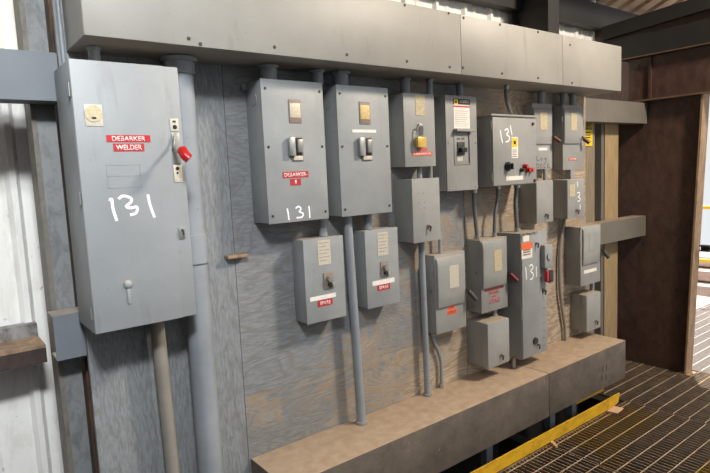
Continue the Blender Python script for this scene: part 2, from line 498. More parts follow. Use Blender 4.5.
# girder over the opening
t = thing('end_girder', (XW, -1.8, 2.03), 'dark red steel girder web spanning above the doorway, with a dusty lower flange', 'beam')
MB().box(XW - .004, XW + .004, -4.2, .45, 2.036, 2.36).build('web', 'redsteel', t, False)
MB().box(XW - .07, XW + .05, -4.2, .3, 2.024, 2.036).build('lower_flange', 'ledge', t, False)
MB().box(XW - .02, XW - .004, -.005, .015, 2.036, 2.36).build('stiffener', 'redsteel', t, False)
t = thing('cross_beam', (XW, -1.8, 2.36), 'black steel beam running level above the dark red girder', 'beam')
MB().box(XW - .03, XW + .02, -4.2, .4, 2.35, 2.52).build('web', 'darkbeam', t, False)
MB().box(XW - .06, XW - .03, -4.2, .4, 2.35, 2.358).build('lower_flange', 'ledge', t, False)
mb = MB().prism([(XW - .004, .45, 2.52), (XW - .004, -4.2, 2.52), (XW - .004, -4.2, 2.655 + .066 * 4.2), (XW - .004, .45, 2.625)], (.01, 0, 0))
o = mb.build('wall_right', 'redsteel', None, False); struct(o)
t = thing('sloping_rafter', (XW - .1, -1.8, 2.7), 'dark steel rafter sloping up under the roof deck at the right', 'beam')
MB().prism([(XW - .05, .355, 2.53), (XW - .05, -4.2, 2.53 + .066 * 4.6), (XW - .05, -4.2, 2.63 + .066 * 4.6), (XW - .05, .355, 2.63)], (.035, 0, 0)).build('rafter_web', 'darkbeam', t, False)
for (y, z) in ((.02, 2.535), (-.12, 2.57)):
    pass

# ============================================================ PLYWOOD
def sheet(x0, x1, z0, z1, mat, lab):
    o = MB().box(x0, x1, .0, .019, z0, z1, .0006).build('plywood_sheet', mat, None, False); tag(o, lab, 'plywood')
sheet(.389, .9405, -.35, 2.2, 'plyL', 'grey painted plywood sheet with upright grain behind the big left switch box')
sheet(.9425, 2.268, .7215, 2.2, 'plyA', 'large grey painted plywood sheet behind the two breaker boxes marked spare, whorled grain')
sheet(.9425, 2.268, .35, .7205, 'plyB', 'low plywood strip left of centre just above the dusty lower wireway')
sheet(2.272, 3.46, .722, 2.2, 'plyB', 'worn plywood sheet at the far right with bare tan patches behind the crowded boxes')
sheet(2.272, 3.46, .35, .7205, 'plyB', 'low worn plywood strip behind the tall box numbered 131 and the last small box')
# small dusty ledge
a = at(224.5, 257, 0); b = at(244.5, 257, 0)
o = MB().box(a.x, b.x, -.035, .001, a.z - .006, a.z + .006, .001).build('small_ledge', 'dusty'); tag(o, 'tiny dust covered ledge sticking out of the plywood left of centre', 'ledge')

# ============================================================ UPPER WIREWAY
YU = -.242
t = thing('upper_wireway', (1.93, 0, 2.014), 'huge pale grey square wireway running along the top of the wall', 'wireway')
segs = [(.415, 1.999), (2.003, 2.79), (2.794, 3.444)]
ss = [.415, 2.001, 2.815, 3.444]
MB().box(.415, 3.444, YU + .004, -.001, 2.014, 2.279, .002).build('housing', 'duct', t, False)
for i in range(3):
    MB().box(ss[i] + .001, ss[i + 1] - .001, YU, YU + .004, 2.0145, 2.2785, .0012).build('cover_panel', 'duct', t)
for x, y in [(188.8, 38.5), (200.5, 44), (274.7, 47), (347, 54.7), (404.8, 5), (448.6, 13.2), (463.5, 17.8), (500, 24.7), (449.7, 67), (463, 67.7), (407, 61.3), (502, 73.5), (538, 32), (538, 78), (570, 45), (572, 83)]:
    screw(x, y, YU, t, .0065, 'bolt_hole', 'dark')

# ============================================================ LOWER WIREWAY
t = thing('lower_wireway', (2.2, 0, .216), 'long dusty square wireway along the bottom of the plywood, tan dust on top', 'wireway')
MB().box(.948, 2.603, -.284, -.001, .216, .462, .004).build('trough_section', 'trough', t)
MB().box(2.6045, 3.442, -.284, -.001, .216, .462, .004).build('trough_section', 'trough', t)
for x in (1.25, 2.22, 2.80, 3.03):
    MB().box(x, x + .05, -.16, -.12, -1.4, .216).build('support_leg', 'girt', t)
for x, y in [(528, 425), (542, 418)]:
    pass
for P_s in ([(603, 366), (603, 372)], [(606.5, 364), (606.5, 371)], [(602, 376), (602, 381)], [(606, 374), (606, 380)]):
    stroke('faded_stencil', [P_s], -.2845, .004, 'ink', t)

# toe board
t = thing('toe_board', (2.2, -.21, 0), 'yellow painted toe board along the edge of the grating below the lower wireway', 'board')
MB().box(.86, 3.36, -.212, -.204, .001, .073, .001).build('board', 'toe', t, False)
MB().prism([(3.363, -.212, .001), (3.43, -.212, .001), (3.495, -.212, .014), (3.512, -.212, .073), (3.363, -.212, .073)], (0, .008, 0)).build('end_piece', 'toe', t, False)
o = MB().box(3.09, 3.43, -.148, -.138, .095, .17).build('rear_rail', 'toe'); tag(o, 'short yellow board glimpsed under the wireway behind the toe board', 'board')
a = onZ(616, 411, .004)
o = MB().prism([(a.x - .06, a.y + .03, .006), (a.x - .04, a.y - .03, .006), (a.x + .06, a.y - .02, .006), (a.x + .05, a.y + .04, .006)], (0, 0, .006)).build('wood_offcut', 'pinkwood', None, False)
tag(o, 'pale wood offcut lying on the grating at the end of the yellow toe board', 'wood scrap')
a = onZ(554.5, 446, .004)
o = MB().prism([(a.x - .02, a.y - .02, .006), (a.x - .005, a.y - .025, .006), (a.x + .03, a.y + .03, .006), (a.x + .01, a.y + .035, .006)], (0, 0, .012)).build('wood_offcut', 'pinkwood', None, False)
tag(o, 'small splinter of wood on the grating against the middle of the toe board', 'wood scrap')

# ============================================================ CONDUITS
GC = None
def pipe(P, r, mat, label, cat='conduit', fit=(), name='conduit', group=None):
    """vertical pipe through world points, with couplings at given heights"""
    mb = MB(); mb.tube(P, r, 20)
    loc = Vector(P[-1] if P[-1][2] < P[0][2] else P[0])
    if not fit:
        o = mb.build(name, mat); return tag(o, label, cat, group)
    t = thing(name, loc, label, cat, group)
    mb.build('pipe', mat, t)
    for kind, p, rr, h in fit:
        p = Vector(p)
        q = MB().cyl(p - Vector((0, 0, h / 2)), p + Vector((0, 0, h / 2)), rr, None, 8 if kind == 'locknut' else 24)
        q.build(kind, mat, t)
    return t
ZT = 2.013
def nip(px, pytop, pybot, wpx, Y, mat, label, zt=ZT, z0=None, collar=True, r=None):
    a = at(px, (pytop + pybot) / 2, Y); e = at(px + wpx, (pytop + pybot) / 2, Y)
    rr = r or (e.x - a.x) / 2 / 1.03
    zb = z0
    rr *= .95
    fit = [('locknut', (a.x, Y, zt - .007), rr * 1.28, .009)] if collar else []
    return pipe([(a.x, Y, zt), (a.x, Y, zb)], rr, mat, label, 'conduit fitting', fit, 'conduit_nipple')

def zpx(px, py, Y): return at(px, py, Y).z

# ============================================================ ENCLOSURES
# ---- A: big left disconnect
A = enclosure('safety_switch', (68.6, 58.1), (179.2, 67.6), (93.9, 336.3), (195.5, 313.5), .208,
              'largest grey switch box at far left labelled DEBARKER WELDER with red handle', 'electrical box', 'bigbox', cover=False, bev=.004)
x0, x1, z0, z1, Y = R(A)
xd = at(172.5, 200, Y).x
dr = MB().box(x0 + .001, xd, Y - .007, Y - .0005, z0 + .001, z1 - .001, .002).build('door', 'bigbox', A)
YD = Y - .007
for py in (90, 198, 315):
    zz = at(85, py, Y).z
    MB().cyl((x0 - .003, Y + .002, zz - .02), (x0 - .003, Y + .002, zz + .02), .004, None, 10).build('hinge', 'galv', A)
np_ = plate('nameplate', (83.5, 104), (103.5, 126.5), YD, 'plate', dr, .002, .0008)
p = at(93.5, 113.5, YD - .002)
MB().cyl(p, p + Vector((0, -.002, 0)), .024, None, 28).build('seal', 'plate2', np_)
MB().box(p.x - .006, p.x + .006, p.y - .003, p.y - .0018, p.z - .016, p.z - .010).build('seal_mark', 'ink', np_)
q = plate_text('name_label', (106, 135), (150.5, 142), YD, 'redlabel', dr, ['DEBARKER'], label='red embossed tape reading DEBARKER', pad=.12, vpad=.17)
q = plate_text('name_label', (113, 143.6), (144.5, 151), YD, 'redlabel', dr, ['WELDER'], label='red embossed tape reading WELDER', pad=.08, vpad=.17)
stroke('painted_number', [[(109.5, 201), (111.5, 199), (113, 209), (116.8, 221)], [(118.5, 199), (123, 196), (130.5, 198), (131, 202), (126, 206.5), (131, 208), (137, 207), (136, 213), (130, 215)], [(147.7, 194.5), (150, 205), (154.5, 217.5)]], YD, .0042, 'chalk', dr, 'white hand painted 131')
x0e, x1e, z0e, z1e = rect((106, 165), (142, 187), YD)
mb = MB()
for (a, b, c, d) in ((x0e, x1e, z1e - .002, z1e), (x0e, x1e, z0e, z0e + .002), (x0e, x0e + .002, z0e, z1e), (x1e - .002, x1e, z0e, z1e), (x0e, x1e, (z0e + z1e) / 2, (z0e + z1e) / 2 + .002)):
    mb.box(a, b, YD - .0008, YD, c, d)
mb.build('embossed_outline', 'bigbox', dr)
p = at(128, 284.5, YD)
MB().ball(p, .014, (1, .7, 1)).box(p.x - .005, p.x + .005, YD - .004, YD, p.z - .06, p.z - .01, .001).build('sealing_knob', 'bigbox', dr)
pl = plate('handle_plate', (169.5, 118.5), (179, 131.5), Y, 'plate', A, .002, .0008)
p = at(174.8, 127, Y - .002); MB().cyl(p, p + Vector((0, -.001, 0)), .007, None, 14).build('dot', 'black', pl)
p = at(174, 121.5, Y - .002); MB().box(p.x - .005, p.x + .005, p.y - .001, p.y, p.z - .003, p.z + .003).build('mark', 'ink', pl)
pl = plate('handle_plate', (173, 165), (183, 182), Y, 'plate', A, .002, .0008)
p = at(177.5, 168.5, Y - .002); MB().cyl(p, p + Vector((0, -.001, 0)), .006, None, 14).build('dot', 'black', pl)
p = at(177.5, 173, Y - .002); MB().cyl(p, p + Vector((0, -.001, 0)), .0035, None, 14).build('dot', 'black', pl)
MB().box(*[v for v in rect((171.5, 133), (181, 164), Y)[:2]], Y - .004, Y, at(175, 164, Y).z, at(175, 133, Y).z, .001).build('handle_slot', 'galv', A)
hd = MB().tube([at(174.5, 136, Y - .004), at(173.8, 146, Y - .02), at(177, 151, Y - .05), at(182, 153, Y - .075)], .0055, 10).build('operating_handle', 'galv', A)
a1, a2 = at(182, 150, Y - .075), at(186, 157, Y - .10)
MB().tube([a1, a1.lerp(a2, .2), a1.lerp(a2, .5), a1.lerp(a2, .8), a2 + Vector((.01, 0, -.006))], .0155, 14).build('grip', 'red', hd)['label'] = 'red grip'
lt = plate('door_latch', (178.5, 227.5), (185.5, 238.5), Y, 'galv', A, .004, .001)
p = at(182, 230, Y - .004); MB().tube([p, p + Vector((0, -.012, 0)), p + Vector((.0, -.012, -.015))], .003, 8).build('latch_tab', 'dark', lt)

nip(94, 47, 60, 13, -.11, 'conduit', 'short dusty conduit fitting joining the big left switch box to the upper wireway', z0=R(A)[3])
# rod left of A
o = MB().tube([at(56.5, -25, -.02), at(57.5, 0, -.02), at(64.3, 66, -.02), at(66, 82, -.02)], .006, 12).build('thin_rod', 'conduit'); tag(o, 'thin grey rod hanging down behind the top left corner of the big left switch box', 'rod')
# big pipe right of A
xc_ = (at(178.5, 60, -.068).x + at(211, 473, -.068).x) / 2
t = thing('large_conduit', (xc_, -.068, -.4), 'thickest grey conduit running full height right of the big left switch box', 'conduit')
MB().tube([(xc_, -.068, 2.013), (xc_, -.068, -.4)], .045, 28).build('pipe', 'conduit', t)
MB().cyl((xc_, -.068, 1.995), (xc_, -.068, 2.010), .062, None, 12).build('locknut', 'conduit', t)
MB().cyl((xc_, -.068, 1.955), (xc_, -.068, 1.995), .052, None, 28).build('hub', 'conduit', t)
za, zb = zpx(193, 234, -.055), zpx(195, 262, -.055)
MB().cyl((xc_, -.068, zb), (xc_, -.068, za), .052, None, 28).build('coupling', 'conduit', t)
# small conduit below A
a, b = at(157, 324, -.05), at(178, 478, -.05)
o = MB().tube([(a.x, -.05, 1.12), (a.x + .01, -.05, .6), (a.x + .012, -.05, -.4)], .024, 20).build('conduit', 'conduit_dusty'); tag(o, 'dusty conduit coming out of the bottom of the big left switch box', 'conduit')

# ---- B and C breaker boxes
def breaker_box(TL, TR, BL, BR, label, kx, win, sw, amber=False):
    t = enclosure('breaker_enclosure', TL, TR, BL, BR, .128, label, 'electrical box', 'box', 'twin breaker boxes at upper left' if False else None)
    x0, x1, z0, z1, Y = R(t)
    for sx in (x0 + .018, x1 - .016):
        for sz in (z1 - .035, (z0 + z1) / 2 + .02, z0 + .03):
            MB().cyl((sx, Y + .001, sz), (sx, Y - .003, sz), .0055, .0045, 12).build('screw', 'dark', t)
    wx0, wx1, wz0, wz1 = rect(*win, Y)
    fr = MB().box(wx0 - .004, wx1 + .004, Y - .003, Y, wz0 - .012, wz1 + .010, .001).build('window_frame', 'scar', t)
    MB().box(wx0, wx1, Y - .0045, Y - .003, wz0 + .008, wz1 - .004, .0008).build('window_card', 'amber' if amber else 'window', fr)
    sx0, sx1, sz0, sz1 = rect(*sw, Y)
    esc = MB().box(sx0, sx1, Y - .004, Y, sz0, sz1, .001).build('switch_plate', 'scar', t)
    w = sx1 - sx0
    MB().box(sx0 + w * .12, sx1 - w * .12, Y - .006, Y - .004, sz0 + .012, sz1 - .006).build('opening', 'black', esc)
    MB().box(sx0 + w * .35, sx1 - w * .18, Y - .022, Y - .005, sz0 + .03, sz1 - .012, .004).build('toggle', 'galv', esc)
    MB().box(sx0 - w * .34, sx0 + w * .16, Y - .022, Y - .004, sz0 + .018, sz1 - .004, .003).build('lockout_guard', 'steel', t)
    MB().box(sx0 + w * .1, sx1 - w * .1, Y - .008, Y - .004, sz0 + .001, sz0 + .018, .001).build('position_tab', 'plate', esc)
    # knockouts on the left flank
    for zz in (z1 - .07,):
        MB().cyl((x0 + .002, Y + .06, zz), (x0 - .0005, Y + .06, zz), .022, None, 24).build('knockout', 'box', t)
    return t
B = breaker_box((261.1, 77.9), (322.5, 83), (268, 223.7), (328.9, 219.3), 'large breaker box labelled DEBARKER 1 with painted 131 at its bottom edge', 0, ((289, 102), (300.5, 120)), ((290.5, 136.5), (303.5, 160.5)))
x0, x1, z0, z1, Y = R(B)
plate_text('name_label', (282.5, 172), (308.5, 177), Y, 'redlabel', B, ['DEBARKER-'], label='red embossed tape reading DEBARKER', pad=.05)
plate_text('name_label', (290, 179), (301, 185), Y, 'redlabel', B, ['1'], label='red embossed tape reading 1', pad=.42)
stroke('painted_number', [[(287, 208.5), (288, 213), (289, 220)], [(295.5, 208.5), (298.5, 206.5), (301, 209), (299, 211.5), (303, 213.5), (302, 217), (296.5, 217.8)], [(308.8, 206), (309.4, 211), (309.8, 218)]], Y, .0032, 'chalk', B, 'white hand painted 131')
hk = at(243.5, 88, -.01)
o = MB().cyl(hk + Vector((0, .01, 0)), hk + Vector((0, -.012, 0)), .012, None, 8).ball(hk + Vector((0, -.014, 0)), .006).build('anchor_bolt', 'galv'); tag(o, 'bolt head with washer in the plywood beside the top of the DEBARKER 1 box', 'bolt')
C = breaker_box((336.2, 84.5), (387.4, 87.9), (341.6, 216.8), (392.8, 212.2), 'large breaker box with a blank white tape above its switch, right of DEBARKER 1', 0, ((359.5, 104), (369.5, 121.5)), ((360.5, 137), (372.5, 160)), True)
x0, x1, z0, z1, Y = R(C)
plate('white_tape', (352, 129.5), (376, 132.8), Y, 'white', C)
nip(268.3, 62, 79, 15.5, -.075, 'conduit', 'left conduit fitting between the DEBARKER 1 box and the upper wireway', z0=R(B)[3])
nip(316.8, 67, 82, 11.0, -.075, 'conduit', 'right conduit fitting between the DEBARKER 1 box and the upper wireway', z0=R(B)[3])
nip(340.3, 69, 85, 13.5, -.075, 'conduit', 'conduit fitting above the breaker box that carries a blank white tape', z0=R(C)[3])

# ---- D and E spares
def spare(TL, TR, BL, BR, label, plt, blk, tape, lab, dy=0.0):
    t = enclosure('starter_enclosure', TL, TR, BL, BR, .092, label, 'electrical box', 'box')
    x0, x1, z0, z1, Y = R(t)
    n_ = plate('nameplate', *plt, Y, 'plate', t, .0015)
    xa, xb, za, zb = rect(*plt, Y - .0015)
    mb = MB()
    for k in range(6):
        zz = zb - (zb - za) * (k + .7) / 7
        mb.box(xa + .006, xb - .006 - .012 * (k % 2), Y - .0022, Y - .0015, zz - .0022, zz)
    mb.build('printed_lines', 'scar', n_)
    bx0, bx1, bz0, bz1 = rect(*blk, Y); w = bx1 - bx0; h = bz1 - bz0
    s = MB().box(bx0, bx1, Y - .005, Y, bz0, bz1, .002).build('switch_base', 'scar', t)
    MB().cyl((bx0 + w * .45, Y - .004, bz0 + h * .62), (bx0 + w * .45, Y - .022, bz0 + h * .62), w * .28, w * .22, 16).build('selector', 'galv', s)
    MB().cyl((bx0 + w * .55, Y - .004, bz0 + h * .25), (bx0 + w * .55, Y - .014, bz0 + h * .25), w * .2, None, 14).build('push_button', 'black', s)
    MB().box(bx0 + w * .75, bx0 + w * .95, Y - .012, Y - .004, bz0 + .003, bz0 + h * .35, .001).build('lock_tab', 'steel', s)
    tp = rect(*tape, Y)
    plate('white_tape', *tape, Y, 'white', t)
    plate_text('name_label', *lab, Y, 'redlabel', t, ['SPARE'], label='red embossed tape reading SPARE', pad=.14)
    return t
D = spare((302.8, 239.9), (342.5, 235.2), (307.4, 325), (346.8, 315.8), 'small box marked SPARE hanging under the DEBARKER 1 box', ((317.2, 241), (331, 263.5)), ((323, 273), (333.5, 287.5)), ((309.8, 297.7), (335.8, 296.6)), ((317.6, 301), (332.6, 304)))
E_ = spare((365, 230.5), (397.5, 227.3), (367.5, 310.2), (400, 301.4), 'box marked SPARE hanging directly right of the long conduit', ((377, 233), (388.3, 254.5)), ((380, 262), (388.5, 276)), ((372.2, 281.6), (394.4, 281.8)), ((377.2, 285.6), (389.9, 288.6)))
def drop(px, py, Y, z1_, z0_, r, label, mat='conduit', name='conduit', fit=()):
    a = at(px, py, Y)
    return pipe([(a.x, Y, z1_), (a.x, Y, z0_)], r, mat, label, 'conduit', [(k, (a.x, Y, zz), rr, h) for k, zz, rr, h in fit], name)
zB, zC, zD, zE = R(B)[2], R(C)[2], R(D)[3], R(E_)[3]
drop(323, 228, -.05, zB, zD, .0185, 'short conduit linking the DEBARKER 1 box down to its SPARE box')
drop(367.8, 222, -.05, zC, zE, .0185, 'short conduit linking the blank taped breaker box down to the right SPARE box')
a = at(347.5, 222, -.06); b = at(361.5, 420, -.06)
t = thing('conduit', (b.x, -.06, .463), 'long conduit passing between the two SPARE boxes down to the lower wireway', 'conduit')
MB().tube([(a.x, -.06, zC), (b.x, -.06, .463)], .0195, 20).build('pipe', 'conduit', t)
MB().cyl((b.x, -.06, .463), (b.x, -.06, .475), .027, None, 16).build('locknut', 'conduit', t)

# ---- F padlocked
F = enclosure('lockout_enclosure', (402.8, 91.8), (434.1, 95.2), (405.4, 166.8), (435.8, 166.4), .12, 'narrow grey box locked with a brass padlock above a faded red label', 'electrical box', 'box2')
x0, x1, z0, z1, Y = R(F)
plate('nameplate', (415, 94.8), (425, 115.7), Y, 'plate2', F, .0015)
plate_text('name_label', (412.3, 152), (432.4, 155.6), Y, 'salmon', F, ['DEBARKER'], label='faded red tape', pad=.06, vpad=.25)
plate('name_label', (417, 148), (427.5, 150.8), Y, 'salmon', F)
a = at(419.5, 122, Y); b = at(420.5, 131, Y)
MB().box(a.x - .012, a.x + .016, Y - .012, Y, at(420, 134, Y).z, at(420, 124, Y).z, .002).build('hasp', 'galv', F)
pk = thing('padlock', at(420.6, 147, Y - .02), 'brass padlock hanging on the narrow grey box', 'padlock')
x_, xx_, zz0, zz1 = rect((416.5, 137), (425.3, 147.3), Y - .02)
MB().box(x_, xx_, Y - .03, Y - .008, zz0, zz1, .003).build('padlock_body', 'brass', pk)
xm = (x_ + xx_) / 2; rr = (xx_ - x_) * .32
arc = [Vector((xm - rr, Y - .019, zz1 - .004))] + [Vector((xm - rr * math.cos(t_ * math.pi / 8), Y - .019, zz1 + .035 + rr * math.sin(t_ * math.pi / 8))) for t_ in range(9)] + [Vector((xm + rr, Y - .019, zz1 - .004))]
MB().tube(arc, .0032, 10).build('shackle', 'steel', pk)

def latch(t, px, py, Y, r=.012):
    p = at(px, py, Y)
    l_ = MB().cyl(p + Vector((0, .001, 0)), p + Vector((0, -.006, 0)), r, r * .9, 16).build('latch', 'scar', t)
    MB().tube([p + Vector((-.004, -.006, .004)), p + Vector((.002, -.016, .0)), p + Vector((-.003, -.014, -.022))], .0042, 8).build('thumb_turn', 'dark', l_)
    return l_

# ---- G
G = enclosure('junction_box', (412.1, 178.6), (440, 177.8), (413.4, 243.5), (440.1, 239.8), .128, 'plain grey box with one latch directly under the padlocked box', 'electrical box', 'box2')
latch(G, 428.3, 226.5, R(G)[4])
mb = MB()
for px, py in ((418.5, 193.5), (423.5, 193), (419, 203), (424.5, 202.5), (419, 209), (425, 208)):
    p = at(px, py, R(G)[4]); mb.cyl(p, p + Vector((0, -.001, 0)), .003, None, 8)
mb.build('old_rivet_marks', 'scar', G)
nip(405, 77, 92, 7.6, -.07, 'conduit', 'left small conduit fitting above the padlocked box', z0=R(F)[3])
nip(429.5, 79, 94, 4.6, -.098, 'conduit', 'right thinner conduit fitting above the padlocked box', z0=R(F)[3])
zF, zG1, zG0 = R(F)[2], R(G)[3], R(G)[2]
drop(419.5, 172, -.07, zF, zG1, .0125, 'left short conduit between the padlocked box and the plain latched box below it')
drop(430.5, 172, -.07, zF, zG1, .010, 'right thinner short conduit between the padlocked box and the plain latched box below it')
a = at(421.5, 250, -.04); b = at(427.5, 388, -.04)
t = thing('conduit', (b.x, -.04, .463), 'straight conduit from the plain latched box down to the lower wireway', 'conduit')
MB().tube([(a.x, -.04, zG0), (b.x, -.04, .463)], .0155, 20).build('pipe', 'conduit', t)
MB().cyl((b.x, -.04, .463), (b.x, -.04, .473), .022, None, 16).build('locknut', 'conduit', t)

# ---- H breaker with maker's label
H = enclosure('breaker_enclosure', (445.1, 94.9), (476.3, 96.9), (447.6, 192.1), (478, 188.7), .11, 'grey breaker box with black and yellow header over a white instruction label', 'electrical box', 'box2')
x0, x1, z0, z1, Y = R(H)
lb = plate('instruction_label', (453.2, 98.5), (469.8, 128.6), Y, 'white', H, .001)
hd = plate('header_band', (453.2, 98.5), (469.8, 105), Y - .001, 'ink', lb, .0006)
plate('maker_emblem', (454, 99.3), (457.8, 104.3), Y - .0016, 'yellow', hd, .0006)
a = rect((454.9, 100.6), (456.9, 103), Y - .0022); MB().box(a[0], a[1], Y - .0026, Y - .0022, a[2], a[3]).build('emblem_mark', 'ink', hd)
x_, xx_, za_, zb_ = rect((459.3, 100), (468.8, 103.5), Y - .0016)
text('SQUARE D', x_, xx_, za_ + (zb_ - za_) * .5, zb_, Y - .0016, 'white', hd); 
text('COMPANY', x_, xx_, za_, za_ + (zb_ - za_) * .36, Y - .0016, 'white', hd)
plate('warning_band', (453.4, 105.4), (469.6, 107.8), Y - .001, 'redink', lb, .0006)
mb = MB(); xa, xb, za, zb = rect((454.5, 109.5), (468.5, 127), Y - .001)
for k in range(8):
    zz = zb - (zb - za) * (k + .5) / 8
    mb.box(xa, xb - .01 * (k % 3), Y - .0016, Y - .001, zz - .0015, zz)
mb.build('printed_lines', 'scar', lb)
x_, xx_, za_, zb_ = rect((453, 129.3), (470.8, 132.2), Y)
MB().box(x_, xx_, Y - .028, Y, za_, zb_, .003).build('rain_lip', 'box2', H)
x_, xx_, za_, zb_ = rect((453.5, 132.5), (470.5, 164.5), Y)
pn = MB().box(x_, xx_, Y - .003, Y, za_, zb_, .0012).build('trim_plate', 'box2', H)
MB().box(*rect((468, 133), (470, 160), Y)[:2], Y - .010, Y - .003, za_ + .01, zb_, .001).build('handle_rail', 'steel', pn)
x_, xx_, za_, zb_ = rect((456.5, 142), (464, 155), Y)
MB().box(x_, xx_, Y - .008, Y - .003, za_, zb_, .002).build('breaker_face', 'dark', pn)
MB().box(x_ + .008, xx_ - .004, Y - .028, Y - .008, (za_ + zb_) / 2 - .02, (za_ + zb_) / 2 + .004, .003).build('toggle', 'black', pn)
plate('rating_tag', (457.2, 156.3), (462.8, 161.2), Y - .003, 'plate', pn, .001)
text('ON  OFF', *rect((456.5, 137.5), (464.5, 139.8), Y - .003), Y - .003, 'ink', pn, 'lettering')
for q in ((448.8, 142.5), (475.6, 142.5), (450.2, 189.3), (475.5, 186.5)):
    screw(*q, Y, H, .0055, 'screw', 'steel')
nip(459.5, 82, 96, 5.2, -.05, 'conduit', 'thin conduit fitting above the breaker box with the white instruction label', z0=R(H)[3])

# ---- I control panel 131
I_ = enclosure('control_panel', (491.1, 115.4), (534.5, 117.5), (492.2, 187.3), (536.6, 183), .16, 'square control panel marked 131 with a black knob and red pushbuttons', 'electrical box', 'box2', cover=False)
x0, x1, z0, z1, Y = R(I_)
dr = MB().box(x0 + .002, x1 - .004, Y - .008, Y - .0005, z0 + .004, z1 - .008, .002).build('door', 'box2', I_)
MB().box(x0 - .012, x1 + .004, Y - .012, -.0, z1 - .002, z1 + .008, .001).build('drip_cap', 'box2', I_)
for py in (125, 177):
    zz = at(491, py, Y).z
    MB().cyl((x0 - .004, Y - .002, zz - .02), (x0 - .004, Y - .002, zz + .02), .004, None, 10).build('hinge', 'galv', I_)
Y = Y - .008
stroke('painted_number', [[(500.2, 130), (501, 136), (502.5, 143)], [(504.5, 130.5), (507, 129), (508.3, 131.5), (506.5, 134.5), (509.3, 137), (508.5, 141), (505.5, 142)], [(510.2, 125.3), (511, 130), (512, 135)]], Y, .0042, 'chalk', dr, 'white hand painted 131')
st = plate('maker_sticker', (511.3, 137), (518, 158), Y, 'white', dr, .001)
plate('emblem', (511.8, 138), (517.4, 147), Y - .001, 'yellow', st, .0005)
a = rect((513.6, 140.8), (515.8, 144.2), Y - .0015); MB().box(a[0], a[1], Y - .002, Y - .0015, a[2], a[3]).build('emblem_mark', 'ink', st)
mb = MB()
for py in (149.5, 151.5, 153.8, 156):
    a = rect((512.5, py), (516.8, py + .8), Y - .001); mb.box(a[0], a[1], Y - .0015, Y - .001, a[2], a[3])
mb.build('printed_lines', 'scar', st)
p = at(507.3, 166.5, Y)
kb = MB().cyl(p, p + Vector((0, -.01, 0)), .024, None, 24).cyl(p + Vector((0, -.01, 0)), p + Vector((0, -.03, 0)), .018, .015, 20).box(p.x - .004, p.x + .004, p.y - .038, p.y - .028, p.z - .016, p.z + .016, .001).build('selector_knob', 'black', dr)
for (px, py, m_, rr) in ((520.8, 170, 'dark', .011), (523.8, 166.3, 'red', .013), (526.6, 169.8, 'red', .015), (530.2, 170, 'salmon', .013)):
    p = at(px, py, Y)
    MB().cyl(p, p + Vector((0, -.012, 0)), rr, None, 20).cyl(p + Vector((0, -.012, 0)), p + Vector((0, -.024, 0)), rr * .8, rr * .7, 18).build('push_button', m_, dr)
plate('white_tape', (506, 176.6), (522.8, 179.6), Y, 'white', dr)
for q in ((532.5, 124), (534.5, 180.5)):
    p = at(*q, Y); MB().cyl(p, p + Vector((0, -.008, 0)), .009, .007, 12).build('door_clamp', 'brownred', dr)
# flex conduit above I
a = at(506.5, 86, -.12)
t = thing('flexible_conduit', (a.x, -.12, R(I_)[3]), 'short dark flexible conduit from the upper wireway into the square control panel', 'conduit')
P = curve_pts([Vector((a.x, -.12, ZT)), Vector((a.x - .004, -.12, ZT - .05)), Vector((a.x + .01, -.12, ZT - .10)), Vector((a.x + .045, -.12, R(I_)[3]))], 8)
MB().tube(P, .011, 10, 1, .08).build('flexible_tube', 'flex', t)
MB().cyl((a.x, -.12, ZT), (a.x, -.12, ZT - .022), .017, None, 12).build('connector', 'steel', t)

